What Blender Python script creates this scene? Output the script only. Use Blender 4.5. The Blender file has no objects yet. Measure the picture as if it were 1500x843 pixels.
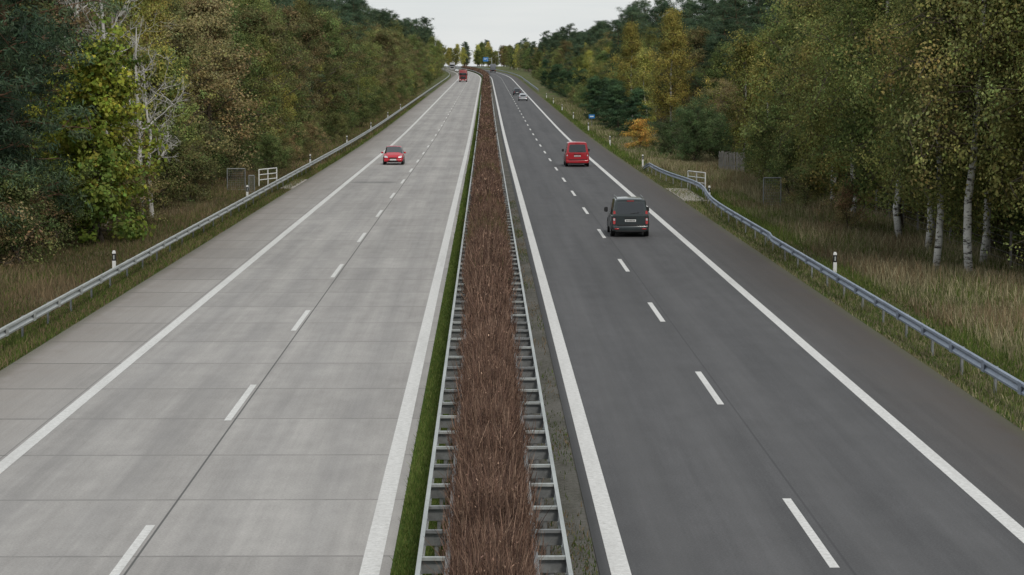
import bpy, math, random
import numpy as np
from math import radians, sin, cos, pi
from mathutils import Vector, Matrix

random.seed(7)
scene = bpy.context.scene
SC = scene.collection

# ------------------------------------------------------------------ terrain profile
def zr(Y):
    Y = np.asarray(Y, dtype=float)
    a, b, s = 200.0, 320.0, 0.0074
    z = np.where(Y < a, 0.0, np.where(Y < b, s*(Y-a)**2/(2*(b-a)), s*((b-a)/2) + s*(Y-b)))
    zc = s*((b-a)/2) + s*(1500.0-b)
    return np.where(Y > 1500, zc, z)
def cx(Y):
    Y = np.asarray(Y, dtype=float)
    Yc = np.minimum(Y, 2300)
    return np.where(Y < 800, 0.0, -(Yc-800)**2*6.2e-5)
def W(x, y, z=0.0):
    return (float(x+cx(y)), float(y), float(zr(y)+z))

# ------------------------------------------------------------------ node helpers
def new_mat(name):
    m = bpy.data.materials.new(name); m.use_nodes = True
    nt = m.node_tree; nt.nodes.clear()
    out = nt.nodes.new('ShaderNodeOutputMaterial')
    return m, nt, out
def N(nt, t, **kw):
    n = nt.nodes.new(t)
    for k, v in kw.items():
        setattr(n, k, v)
    return n
def setin(nt, sock, v):
    if isinstance(v, bpy.types.NodeSocket): nt.links.new(v, sock)
    else: sock.default_value = v
def M(nt, op, a, b=None, c=None, clamp=False):
    n = N(nt, 'ShaderNodeMath', operation=op); n.use_clamp = clamp
    setin(nt, n.inputs[0], a)
    if b is not None: setin(nt, n.inputs[1], b)
    if c is not None: setin(nt, n.inputs[2], c)
    return n.outputs[0]
def MIX(nt, f, a, b, blend='MIX'):
    n = N(nt, 'ShaderNodeMixRGB', blend_type=blend)
    setin(nt, n.inputs[0], f)
    for i, v in ((1, a), (2, b)):
        if isinstance(v, (tuple, list)): v = (v[0], v[1], v[2], 1)
        setin(nt, n.inputs[i], v)
    return n.outputs[0]
def NOISE(nt, vec, scale, detail=4, rough=0.6):
    n = N(nt, 'ShaderNodeTexNoise'); n.inputs['Scale'].default_value = scale
    n.inputs['Detail'].default_value = detail; n.inputs['Roughness'].default_value = rough
    if vec is not None: nt.links.new(vec, n.inputs['Vector'])
    return n.outputs['Fac']
def MAPV(nt, vec, sc):
    n = N(nt, 'ShaderNodeMapping'); n.inputs['Scale'].default_value = sc
    nt.links.new(vec, n.inputs['Vector']); return n.outputs[0]
def RAMP(nt, f, lo, hi, a=0.0, b=1.0):
    n = N(nt, 'ShaderNodeMapRange'); setin(nt, n.inputs[0], f)
    n.inputs[1].default_value = lo; n.inputs[2].default_value = hi
    n.inputs[3].default_value = a; n.inputs[4].default_value = b
    return n.outputs[0]
def COORD(nt):
    t = N(nt, 'ShaderNodeTexCoord'); return t.outputs['Object']
def SEP(nt, v):
    s = N(nt, 'ShaderNodeSeparateXYZ'); nt.links.new(v, s.inputs[0]); return s.outputs
def principled(nt, out, col, rough=0.8, metal=0.0, spec=0.5, coat=0.0, bump=None, bstr=0.2, bdist=0.02):
    p = N(nt, 'ShaderNodeBsdfPrincipled')
    if isinstance(col, (tuple, list)): col = (col[0], col[1], col[2], 1)
    setin(nt, p.inputs['Base Color'], col)
    setin(nt, p.inputs['Roughness'], rough)
    setin(nt, p.inputs['Metallic'], metal)
    p.inputs['Specular IOR Level'].default_value = spec
    p.inputs['Coat Weight'].default_value = coat
    if bump is not None:
        b = N(nt, 'ShaderNodeBump'); b.inputs['Strength'].default_value = bstr
        b.inputs['Distance'].default_value = bdist
        nt.links.new(bump, b.inputs['Height']); nt.links.new(b.outputs[0], p.inputs['Normal'])
    nt.links.new(p.outputs[0], out.inputs[0]); return p
def simple(name, col, rough=0.7, metal=0.0, spec=0.5, coat=0.0, var=0.0, vscale=3.0):
    m, nt, out = new_mat(name)
    c = col
    if var > 0:
        f = NOISE(nt, COORD(nt), vscale, 5, 0.65)
        c = MIX(nt, RAMP(nt, f, 0.3, 0.7), tuple(x*(1-var) for x in col), tuple(min(1, x*(1+var)) for x in col))
    principled(nt, out, c, rough, metal, spec, coat)
    return m
def BAND(nt, v, c, w, soft):
    d = M(nt, 'ABSOLUTE', M(nt, 'SUBTRACT', v, c))
    return RAMP(nt, d, w, w+soft, 1.0, 0.0)
def GREY(nt, f):
    n = N(nt, 'ShaderNodeCombineColor'); [nt.links.new(f, n.inputs[i]) for i in range(3)]; return n.outputs[0]

# ------------------------------------------------------------------ materials
def mat_concrete():
    m, nt, out = new_mat('concrete_pavement')
    co = COORD(nt); x, y, z = SEP(nt, co)
    big = NOISE(nt, MAPV(nt, co, (0.35, 0.06, 1)), 1.0, 5, 0.6)
    streak = NOISE(nt, MAPV(nt, co, (3.0, 0.05, 1)), 1.0, 6, 0.7)
    fine = NOISE(nt, co, 22, 6, 0.8)
    mid = NOISE(nt, MAPV(nt, co, (1.4, 0.7, 1)), 1.0, 6, 0.65)
    blot = NOISE(nt, MAPV(nt, co, (1.0, 0.25, 1)), 1.0, 3, 0.5)
    sy = M(nt, 'FLOOR', M(nt, 'ADD', M(nt, 'DIVIDE', y, 5.0), .5))
    sx = M(nt, 'GREATER_THAN', x, -5.74); sx2 = M(nt, 'GREATER_THAN', x, -10.0)
    sid = M(nt, 'ADD', sy, M(nt, 'ADD', M(nt, 'MULTIPLY', sx, 31.7), M(nt, 'MULTIPLY', sx2, 77.1)))
    wn = N(nt, 'ShaderNodeTexWhiteNoise', noise_dimensions='1D'); nt.links.new(sid, wn.inputs['W'])
    base = MIX(nt, RAMP(nt, big, 0.3, 0.7), (0.325, 0.308, 0.292), (0.425, 0.405, 0.384))
    def mul(c, f): return MIX(nt, 1.0, c, f, 'MULTIPLY')
    c = mul(base, GREY(nt, RAMP(nt, streak, 0.3, 0.7, 0.87, 1.10)))
    c = mul(c, GREY(nt, RAMP(nt, fine, 0.25, 0.75, 0.68, 1.28)))
    c = mul(c, GREY(nt, RAMP(nt, mid, 0.3, 0.7, 0.90, 1.08)))
    c = mul(c, GREY(nt, RAMP(nt, wn.outputs['Value'], 0, 1, 0.91, 1.05)))
    for cc in (-8.75, -6.95, -4.75, -3.0):
        f = M(nt, 'MULTIPLY', BAND(nt, x, cc, 0.12, 0.5), RAMP(nt, blot, .35, .65, .12, .3))
        c = MIX(nt, f, c, (0.19, 0.185, 0.185))
    sh = RAMP(nt, x, -10.2, -12.6, 0.12, 0.66)
    sh = M(nt, 'MULTIPLY', sh, RAMP(nt, x, -9.9, -10.05, 0.0, 1.0))
    sh = M(nt, 'MULTIPLY', sh, RAMP(nt, mid, 0.25, 0.7, 0.5, 1.3), clamp=True)
    c = MIX(nt, sh, c, (0.20, 0.172, 0.148))
    eg = M(nt, 'MULTIPLY', RAMP(nt, x, -12.45, -12.9), RAMP(nt, fine, .35, .6), clamp=True)
    c = MIX(nt, eg, c, (0.07, 0.07, 0.035))
    fy = M(nt, 'FRACT', M(nt, 'DIVIDE', y, 5.0))
    jt = BAND(nt, fy, 0.5, 0.008, 0.006)
    jt = M(nt, 'MULTIPLY', jt, RAMP(nt, streak, 0.35, 0.65, 0.3, 0.75))
    jt = M(nt, 'MULTIPLY', jt, RAMP(nt, x, -9.9, -10.3, 0.7, 1.4), clamp=True)
    c = MIX(nt, jt, c, (0.09, 0.085, 0.08))
    c = MIX(nt, M(nt, 'MULTIPLY', BAND(nt, x, -5.74, 0.014, 0.012), 0.8), c, (0.05, 0.05, 0.05))
    c = MIX(nt, M(nt, 'MULTIPLY', BAND(nt, x, -10.0, 0.012, 0.012), 0.4), c, (0.07, 0.07, 0.07))
    rp = M(nt, 'MULTIPLY', BAND(nt, y, 162.5, 0.8, 0.7), BAND(nt, x, -7.9, 1.2, 0.6))
    c = MIX(nt, M(nt, 'MULTIPLY', rp, RAMP(nt, mid, 0.3, 0.6, 0.2, 0.6)), c, (0.10, 0.10, 0.10))
    principled(nt, out, c, 0.85, spec=0.3, bump=fine, bstr=0.3, bdist=0.01)
    return m
def mat_asphalt():
    m, nt, out = new_mat('asphalt')
    co = COORD(nt); x, y, z = SEP(nt, co)
    big = NOISE(nt, MAPV(nt, co, (0.5, 0.04, 1)), 1.0, 5, 0.6)
    streak = NOISE(nt, MAPV(nt, co, (2.2, 0.03, 1)), 1.0, 6, 0.7)
    fine = NOISE(nt, co, 22, 6, 0.85)
    mid = NOISE(nt, MAPV(nt, co, (1.2, 0.5, 1)), 1.0, 6, 0.65)
    def mul(c, f): return MIX(nt, 1.0, c, f, 'MULTIPLY')
    c = MIX(nt, RAMP(nt, big, 0.3, 0.7), (0.078, 0.077, 0.079), (0.102, 0.100, 0.102))
    c = mul(c, GREY(nt, RAMP(nt, streak, 0.3, 0.7, 0.84, 1.15)))
    c = mul(c, GREY(nt, RAMP(nt, fine, 0.25, 0.75, 0.50, 1.52)))
    c = mul(c, GREY(nt, RAMP(nt, mid, 0.3, 0.7, 0.90, 1.10)))
    for cc in (3.05, 4.75, 6.55, 8.3):
        c = MIX(nt, M(nt, 'MULTIPLY', BAND(nt, x, cc, 0.15, 0.5), 0.24), c, (0.128, 0.126, 0.126))
    sh = M(nt, 'MULTIPLY', RAMP(nt, x, 9.3, 11.6, 0.1, 0.8), RAMP(nt, mid, 0.25, 0.7, 0.6, 1.2), clamp=True)
    sh = M(nt, 'MULTIPLY', sh, RAMP(nt, x, 9.2, 9.4))
    c = MIX(nt, sh, c, (0.080, 0.065, 0.054))
    eg = M(nt, 'MULTIPLY', RAMP(nt, x, 11.5, 11.9), RAMP(nt, fine, .35, .6), clamp=True)
    c = MIX(nt, eg, c, (0.10, 0.10, 0.05))
    c = MIX(nt, M(nt, 'MULTIPLY', RAMP(nt, x, 2.0, 1.85), 0.6), c, (0.04, 0.04, 0.04))
    c = MIX(nt, M(nt, 'MULTIPLY', BAND(nt, x, 5.85, 0.012, 0.02), 0.5), c, (0.04, 0.04, 0.042))
    principled(nt, out, c, 0.85, spec=0.3, bump=fine, bstr=0.35, bdist=0.01)
    return m
def mat_paint_line():
    m, nt, out = new_mat('road_paint')
    co = COORD(nt)
    f = NOISE(nt, co, 9, 6, 0.8); g = NOISE(nt, MAPV(nt, co, (2, 0.2, 1)), 1.0, 4, 0.6)
    c = MIX(nt, RAMP(nt, f, 0.3, 0.62), (0.48, 0.47, 0.445), (0.74, 0.73, 0.71))
    c = MIX(nt, RAMP(nt, g, 0.5, 0.75, 0, 0.4), c, (0.43, 0.42, 0.40))
    principled(nt, out, c, 0.7, spec=0.3); return m
def mat_ground():
    m, nt, out = new_mat('ground_soil_grass')
    co = COORD(nt); x, y, z = SEP(nt, co)
    a = NOISE(nt, MAPV(nt, co, (1, 0.45, 1)), 0.35, 5, 0.65)
    b = NOISE(nt, co, 2.2, 6, 0.75); d = NOISE(nt, co, 14, 4, 0.8)
    green = MIX(nt, b, (0.05, 0.08, 0.02), (0.12, 0.16, 0.045))
    dry = MIX(nt, b, (0.12, 0.10, 0.055), (0.24, 0.20, 0.125))
    c = MIX(nt, RAMP(nt, a, 0.46, 0.62), green, dry)
    c = MIX(nt, RAMP(nt, d, 0.3, 0.7, 0.0, 0.45), c, (0.06, 0.05, 0.03))
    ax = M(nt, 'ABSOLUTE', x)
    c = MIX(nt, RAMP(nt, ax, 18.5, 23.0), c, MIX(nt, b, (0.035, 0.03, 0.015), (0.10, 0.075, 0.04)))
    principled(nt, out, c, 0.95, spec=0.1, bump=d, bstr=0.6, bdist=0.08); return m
def mat_strip(name, c1, c2, sc=6):
    m, nt, out = new_mat(name)
    co = COORD(nt); f = NOISE(nt, co, sc, 6, 0.8); g = NOISE(nt, MAPV(nt, co, (1, .3, 1)), 1.2, 4, .6)
    c = MIX(nt, RAMP(nt, M(nt, 'ADD', M(nt, 'MULTIPLY', f, .6), M(nt, 'MULTIPLY', g, .4)), 0.35, 0.65), c1, c2)
    principled(nt, out, c, 0.95, spec=0.1, bump=f, bstr=0.7, bdist=0.04); return m
def mat_leaf(name, trans=0.3, lo=0.8, hi=1.2, hue=.022, sat=1.0):
    m, nt, out = new_mat(name)
    at = N(nt, 'ShaderNodeAttribute'); at.attribute_name = 'Col'
    oi = N(nt, 'ShaderNodeObjectInfo')
    r = RAMP(nt, oi.outputs['Random'], 0, 1, lo, hi)
    hs = N(nt, 'ShaderNodeHueSaturation'); hs.inputs['Saturation'].default_value = sat
    nt.links.new(at.outputs['Color'], hs.inputs['Color'])
    nt.links.new(r, hs.inputs['Value'])
    r2 = M(nt, 'FRACT', M(nt, 'MULTIPLY', oi.outputs['Random'], 17.3))
    nt.links.new(RAMP(nt, r2, 0, 1, 0.5-hue*.7, 0.5+hue), hs.inputs['Hue'])
    d = N(nt, 'ShaderNodeBsdfDiffuse'); t = N(nt, 'ShaderNodeBsdfTranslucent')
    nt.links.new(hs.outputs[0], d.inputs[0]); nt.links.new(hs.outputs[0], t.inputs[0])
    mx = N(nt, 'ShaderNodeMixShader'); mx.inputs[0].default_value = trans
    nt.links.new(d.outputs[0], mx.inputs[1]); nt.links.new(t.outputs[0], mx.inputs[2])
    nt.links.new(mx.outputs[0], out.inputs[0]); return m
def mat_birchbark():
    m, nt, out = new_mat('birch_bark')
    co = COORD(nt); x, y, z = SEP(nt, co)
    f = NOISE(nt, MAPV(nt, co, (2.5, 2.5, 8)), 1.0, 4, 0.7); g = NOISE(nt, co, 1.1, 3, .5)
    c = MIX(nt, RAMP(nt, f, 0.50, 0.60), (0.66, 0.64, 0.60), (0.06, 0.05, 0.045))
    c = MIX(nt, RAMP(nt, g, 0.45, 0.8, 0, .6), c, (0.22, 0.20, 0.16))
    c = MIX(nt, RAMP(nt, z, 1.0, 0.0, 0, .75), c, (0.07, 0.06, 0.045))
    principled(nt, out, c, 0.8, spec=.2); return m
def mat_bark(name, c1, c2):
    m, nt, out = new_mat(name); co = COORD(nt)
    f = NOISE(nt, MAPV(nt, co, (6, 6, 1.5)), 1.0, 5, 0.7)
    principled(nt, out, MIX(nt, RAMP(nt, f, .3, .7), c1, c2), 0.9, spec=.1, bump=f, bstr=.5); return m
def mat_galv(name, c1, c2, metal=0.35):
    m, nt, out = new_mat(name); co = COORD(nt)
    f = NOISE(nt, MAPV(nt, co, (3, 0.5, 3)), 1.0, 5, 0.7)
    g = NOISE(nt, MAPV(nt, co, (8, 1.5, 8)), 1.0, 4, 0.7)
    c = MIX(nt, RAMP(nt, f, .3, .7), c1, c2)
    c = MIX(nt, RAMP(nt, g, .55, .8, 0, .5), c, (.13, .115, .095))
    principled(nt, out, c, 0.5, metal=metal, spec=.5); return m

MCON, MASP, MLINE, MGND = mat_concrete(), mat_asphalt(), mat_paint_line(), mat_ground()
MLEAF = mat_leaf('leaves', .28, 1.45, 2.9, .03, .95); MPLEAF = mat_leaf('pine_needles', .12, 1.4, 2.3, .01)
MGRASS = mat_leaf('grass_blades', 0.25, 1.15, 1.1501, .0)
MHEDGE = mat_leaf('hedge_twigs', 0.12, 1.15, 1.1501, .0)
MBIRCH = mat_birchbark()
MBARK = mat_bark('bark', (0.06, 0.05, 0.04), (0.16, 0.13, 0.10))
MPINE = mat_bark('pine_bark', (0.08, 0.055, 0.04), (0.24, 0.14, 0.085))
MDEAD = mat_bark('dead_bark', (0.40, 0.38, 0.35), (0.64, 0.62, 0.58))
MGALVL = mat_galv('galvanised_steel_pale', (0.36, 0.38, 0.37), (0.52, 0.54, 0.52))
MGALVB = mat_galv('galvanised_steel_blue', (0.22, 0.26, 0.33), (0.36, 0.41, 0.49))
MGALVD = mat_galv('galvanised_steel_dull', (0.16, 0.165, 0.165), (0.32, 0.33, 0.33))
MWHITE = simple('white_plastic', (0.75, 0.75, 0.73), 0.5, var=.08)
MBLACK = simple('black_plastic', (0.02, 0.02, 0.022), 0.5)
MBLUE = simple('sign_blue', (0.02, 0.19, 0.50), 0.4)
MCONC = simple('grey_concrete_slab', (0.36, 0.33, 0.29), 0.9, var=.2, vscale=2)
MWOOD = mat_bark('weathered_wood', (0.16, 0.15, 0.14), (0.34, 0.32, 0.30))

# ------------------------------------------------------------------ mesh helpers
def np_mesh(name, V, F, mats, midx=None, col=None, smooth=False):
    me = bpy.data.meshes.new(name)
    V = np.asarray(V, np.float32); F = np.asarray(F, np.int32)
    me.vertices.add(len(V)); me.vertices.foreach_set('co', V.ravel())
    me.loops.add(F.size); me.polygons.add(len(F))
    me.loops.foreach_set('vertex_index', F.ravel())
    me.polygons.foreach_set('loop_start', np.arange(0, F.size, F.shape[1], dtype=np.int32))
    for m in mats: me.materials.append(m)
    if midx is not None: me.polygons.foreach_set('material_index', np.asarray(midx, np.int32))
    if col is not None:
        a = me.attributes.new('Col', 'FLOAT_COLOR', 'POINT')
        c4 = np.ones((len(V), 4), np.float32); c4[:, :3] = col
        a.data.foreach_set('color', c4.ravel())
    if smooth: me.polygons.foreach_set('use_smooth', np.ones(len(F), bool))
    me.update(calc_edges=True)
    return me
def obj(name, me, coll=None, loc=(0, 0, 0)):
    o = bpy.data.objects.new(name, me); o.location = loc
    (coll or SC).objects.link(o); return o

class MB:
    def __init__(s): s.v = []; s.f = []; s.m = []
    def box(s, c, d, mi=0, rz=0.0, rx=0.0, taper=1.0):
        n = len(s.v); R = Matrix.Rotation(rz, 3, 'Z') @ Matrix.Rotation(rx, 3, 'X')
        for dz in (-1, 1):
            k = taper if dz > 0 else 1.0
            for dx, dy in ((-1, -1), (1, -1), (1, 1), (-1, 1)):
                p = R @ Vector((dx*d[0]/2*k, dy*d[1]/2*k, dz*d[2]/2)); s.v.append((p.x+c[0], p.y+c[1], p.z+c[2]))
        for f in ((0, 3, 2, 1), (4, 5, 6, 7), (0, 1, 5, 4), (1, 2, 6, 5), (2, 3, 7, 6), (3, 0, 4, 7)):
            s.f.append(tuple(n+i for i in f)); s.m.append(mi)
    def tube(s, p0, p1, r0, r1=None, mi=0, seg=8, cap=True):
        r1 = r0 if r1 is None else r1
        p0 = Vector(p0); p1 = Vector(p1); d = (p1-p0).normalized()
        a = d.orthogonal().normalized(); b = d.cross(a); n = len(s.v)
        for p, r in ((p0, r0), (p1, r1)):
            for i in range(seg):
                t = 2*pi*i/seg; q = p + a*(r*cos(t)) + b*(r*sin(t)); s.v.append(tuple(q))
        for i in range(seg):
            j = (i+1) % seg; s.f.append((n+i, n+j, n+seg+j, n+seg+i)); s.m.append(mi)
        if cap:
            s.f.append(tuple(n+i for i in reversed(range(seg)))); s.m.append(mi)
            s.f.append(tuple(n+seg+i for i in range(seg))); s.m.append(mi)
    def mesh(s, name, mats, sharp=None):
        me = bpy.data.meshes.new(name); me.from_pydata(s.v, [], s.f)
        for m in mats: me.materials.append(m)
        me.polygons.foreach_set('material_index', np.array(s.m, np.int32))
        if sharp:
            me.polygons.foreach_set('use_smooth', np.ones(len(s.f), bool)); me.set_sharp_from_angle(angle=radians(sharp))
        me.update(); return me
    def obj(s, name, mats, parent=None, sharp=None):
        o = obj(name, s.mesh(name, mats, sharp))
        if parent: o.parent = parent
        return o

# ------------------------------------------------------------------ ribbons along the road
YS = np.concatenate([np.arange(-60, 400, 10.0), np.arange(400, 1900, 12.0)])
def ribbon(name, x0, x1, mat, dz, Y0=-60, Y1=1900, nx=1):
    ys = YS[(YS > Y0) & (YS < Y1)]; ys = np.concatenate([[Y0], ys, [Y1]])
    xs = np.linspace(x0, x1, nx+1)
    X, Yg = np.meshgrid(xs, ys); V = np.stack([X+cx(Yg), Yg, zr(Yg)+dz], -1).reshape(-1, 3)
    n = len(xs); F = []
    for j in range(len(ys)-1):
        for i in range(n-1):
            a = j*n+i; F.append((a, a+1, a+n+1, a+n))
    return obj(name, np_mesh(name, V, F, [mat]))
gx = np.array([-3000, -800, -300, -120, -60, -30, -14, 0, 14, 30, 60, 120, 300, 800, 3000], float)
gy = np.concatenate([[-1500, -400], YS, [2100, 2600, 3500, 6000]])
X, Yg = np.meshgrid(gx, gy); V = np.stack([X+cx(Yg), Yg, zr(Yg)-0.03], -1).reshape(-1, 3)
n = len(gx); F = [(j*n+i, j*n+i+1, (j+1)*n+i+1, (j+1)*n+i) for j in range(len(gy)-1) for i in range(n-1)]
obj('ground', np_mesh('ground', V, F, [MGND]))
ribbon('road', -12.9, -1.53, MCON, 0.0)
ribbon('road', 1.80, 11.9, MASP, 0.0)
ribbon('median_grass_ground', -1.53, -0.3, mat_strip('median_grass', (0.045, 0.08, 0.016), (0.10, 0.15, 0.035)), -0.02)
ribbon('median_gravel_ground', -0.3, 1.80, mat_strip('median_gravel', (0.055, 0.055, 0.04), (0.19, 0.18, 0.165), 12), -0.02)

def strip_quads(x0, x1, y0, y1, dz, V, F):
    ys = [y0]+[t for t in YS if y0 < t < y1]+[y1]
    for a, b in zip(ys[:-1], ys[1:]):
        k = len(V)
        V += [W(x0, a, dz), W(x1, a, dz), W(x1, b, dz), W(x0, b, dz)]; F.append((k, k+1, k+2, k+3))
V, F = [], []
for x0, x1 in ((-9.92, -9.62), (-2.02, -1.70), (1.98, 2.30), (9.08, 9.38)):
    strip_quads(x0, x1, -60, 1900, 0.005, V, F)
for k in range(-5, 100):
    y = 37.1+18.1*k; strip_quads(-5.98, -5.82, y-3, y+3, 0.005, V, F)
    y = 39.5+18.1*k; strip_quads(5.52, 5.68, y-3, y+3, 0.005, V, F)
obj('lane_markings', np_mesh('lane_markings', V, F, [MLINE]))

mb = MB(); mb.box((-13.3, 157, 0.0), (0.9, 6.0, 0.08)); mb.box((-13.3, 163.2, 0.0), (0.9, 6.0, 0.08))
mb.obj('concrete_pad', [MCONC])
mb = MB()
for i in range(4): mb.box((12.65, 141+i*3.6, 0.0), (1.4, 3.5, 0.08))
mb.obj('concrete_pad', [MCONC])

# ------------------------------------------------------------------ guard rails
PROF = [(0.0, 0.75), (0.07, 0.735), (0.08, 0.68), (0.015, 0.61), (0.015, 0.595), (0.08, 0.53), (0.07, 0.475), (0.0, 0.455)]
def beam(mb, path, side, mi=0):
    n0 = len(mb.v); k = len(PROF)
    for x, y in path:
        for px, pz in PROF: mb.v.append(W(x+side*px, y, pz))
    for j in range(len(path)-1):
        for i in range(k-1):
            a = n0+j*k+i; mb.f.append((a, a+1, a+k+1, a+k)); mb.m.append(mi)
def sect(Y0, Y1, step): return list(np.arange(Y0, Y1+.01, step))
mb = MB(); path = [(-13.6, y) for y in sect(20, 1400, 8)]; beam(mb, path, 1)
for y in sect(20, 700, 4):
    mb.box(W(-13.70, y, 0.34), (0.05, 0.11, 0.74), 1); mb.box(W(-13.64, y, 0.62), (0.08, 0.09, 0.22), 1)
    mb.box(W(-13.515, y+1.0, 0.61), (0.012, 0.32, 0.29), 0)
mb.obj('guard_rail', [MGALVL, MGALVD], sharp=50)
def rx(y):
    return 12.45 + 0.95*math.exp(-((y-147)/13.0)**2) + 0.15*(y > 100)
mb = MB(); ys = sect(20, 184, 2)
path = [(rx(y), y) for y in ys]
n0 = len(mb.v); k = len(PROF)
for x, y in path:
    dz = -0.5*max(0, (y-178)/6.0)
    for px, pz in PROF: mb.v.append(W(x-px, y, pz+dz))
for j in range(len(path)-1):
    for i in range(k-1):
        a = n0+j*k+i; mb.f.append((a, a+1, a+k+1, a+k)); mb.m.append(0)
for y in sect(20, 184, 4):
    dz = -0.5*max(0, (y-178)/6.0)
    mb.box(W(rx(y)+0.02, y, 0.28+dz), (0.06, 0.12, 0.64), 1); mb.box(W(rx(y)+0.04, y, 0.62+dz), (0.08, 0.09, 0.22), 1)
    mb.box(W(rx(y)-0.085, y+1.0, 0.61+dz), (0.012, 0.32, 0.29), 0)
mb.obj('guard_rail', [MGALVB, MGALVD], sharp=50)
mb = MB(); beam(mb, [(12.7, y) for y in sect(560, 1400, 12)], -1)
for y in sect(560, 800, 4): mb.box(W(12.79, y, 0.32), (0.05, 0.11, 0.72), 1)
mb.obj('guard_rail', [MGALVB, MGALVD], sharp=50)
rgr = random.Random(3)
for side, xo, xi in ((-1, -1.04, -0.56), (1, 1.26, 0.72)):
    mb = MB()
    beam(mb, [(xo-side*0.08, y) for y in sect(20, 1300, 10)], side)
    beam(mb, [(xi+side*0.05, y) for y in sect(20, 400, 10)], -side, 1)
    for y in sect(20, 700, 2):
        xm = (xo-side*.06+xi)/2; L = abs(xo-side*.06-xi); jz = rgr.uniform(-.012, .012); jr = rgr.uniform(-.03, .03)
        mb.box(W(xm, y, 0.715+jz), (L, 0.085, 0.05), 0 if rgr.random() < .6 else 1, rz=jr)
        mb.box(W(xm, y+0.03, 0.58+jz), (L*0.98, 0.012, 0.20), 1, rz=jr)
        if y < 400: mb.box(W(xm+side*0.02, y+0.09, 0.33), (0.06, 0.10, 0.70), 1)
    mb.obj('guard_rail', [MGALVL, MGALVD], sharp=50)

# ------------------------------------------------------------------ vegetation
def leaves(rng, P, size, aspect, col, cj=0.12, nrm=None):
    n = len(P)
    if nrm is None:
        u = rng.normal(size=(n, 3))
    else:
        u = np.cross(nrm, rng.normal(size=(n, 3)))
    u /= np.linalg.norm(u, axis=1)[:, None]+1e-9
    w = rng.normal(size=(n, 3)) if nrm is None else nrm
    v = np.cross(u, w); v /= np.linalg.norm(v, axis=1)[:, None]+1e-9
    s = size*rng.uniform(0.6, 1.35, n)[:, None]
    a = u*s*0.5; b = v*s*0.5*aspect
    V = np.stack([P-a, P-b+a*0.1, P+a, P+b+a*0.1], 1).reshape(-1, 3)
    F = np.arange(4*n).reshape(-1, 4)
    c = col*(1+rng.normal(0, cj, (n, 1)))*(1+rng.normal(0, cj*0.4, (n, 3)))
    C = np.repeat(np.clip(c, 0.004, 1), 4, 0)
    return V, F, C
class Veg:
    def __init__(s): s.V = []; s.F = []; s.C = []; s.M = []; s.n = 0
    def add(s, V, F, C, mi):
        s.V.append(V); s.F.append(F+s.n); s.C.append(C); s.M.append(np.full(len(F), mi)); s.n += len(V)
    def tube(s, pts, rad, seg, mi=0):
        pts = np.asarray(pts, float); rad = np.asarray(rad, float); k = len(pts)
        d = np.gradient(pts, axis=0); d /= np.linalg.norm(d, axis=1)[:, None]+1e-9
        ref = np.array([0, 0, 1.0]) if abs(d[0, 2]) < 0.8 else np.array([1.0, 0, 0])
        a = np.cross(d, ref); a /= np.linalg.norm(a, axis=1)[:, None]+1e-9; b = np.cross(d, a)
        t = np.arange(seg)*2*pi/seg
        V = pts[:, None]+rad[:, None, None]*(a[:, None]*np.cos(t)[None, :, None]+b[:, None]*np.sin(t)[None, :, None])
        V = V.reshape(-1, 3); F = []
        for j in range(k-1):
            for i in range(seg):
                i2 = (i+1) % seg; F.append((j*seg+i, j*seg+i2, (j+1)*seg+i2, (j+1)*seg+i))
        s.add(V, np.array(F), np.full((len(V), 3), 0.1), mi)
    def mesh(s, name, mats):
        return np_mesh(name, np.concatenate(s.V), np.concatenate(s.F), mats, np.concatenate(s.M), np.concatenate(s.C))

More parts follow.
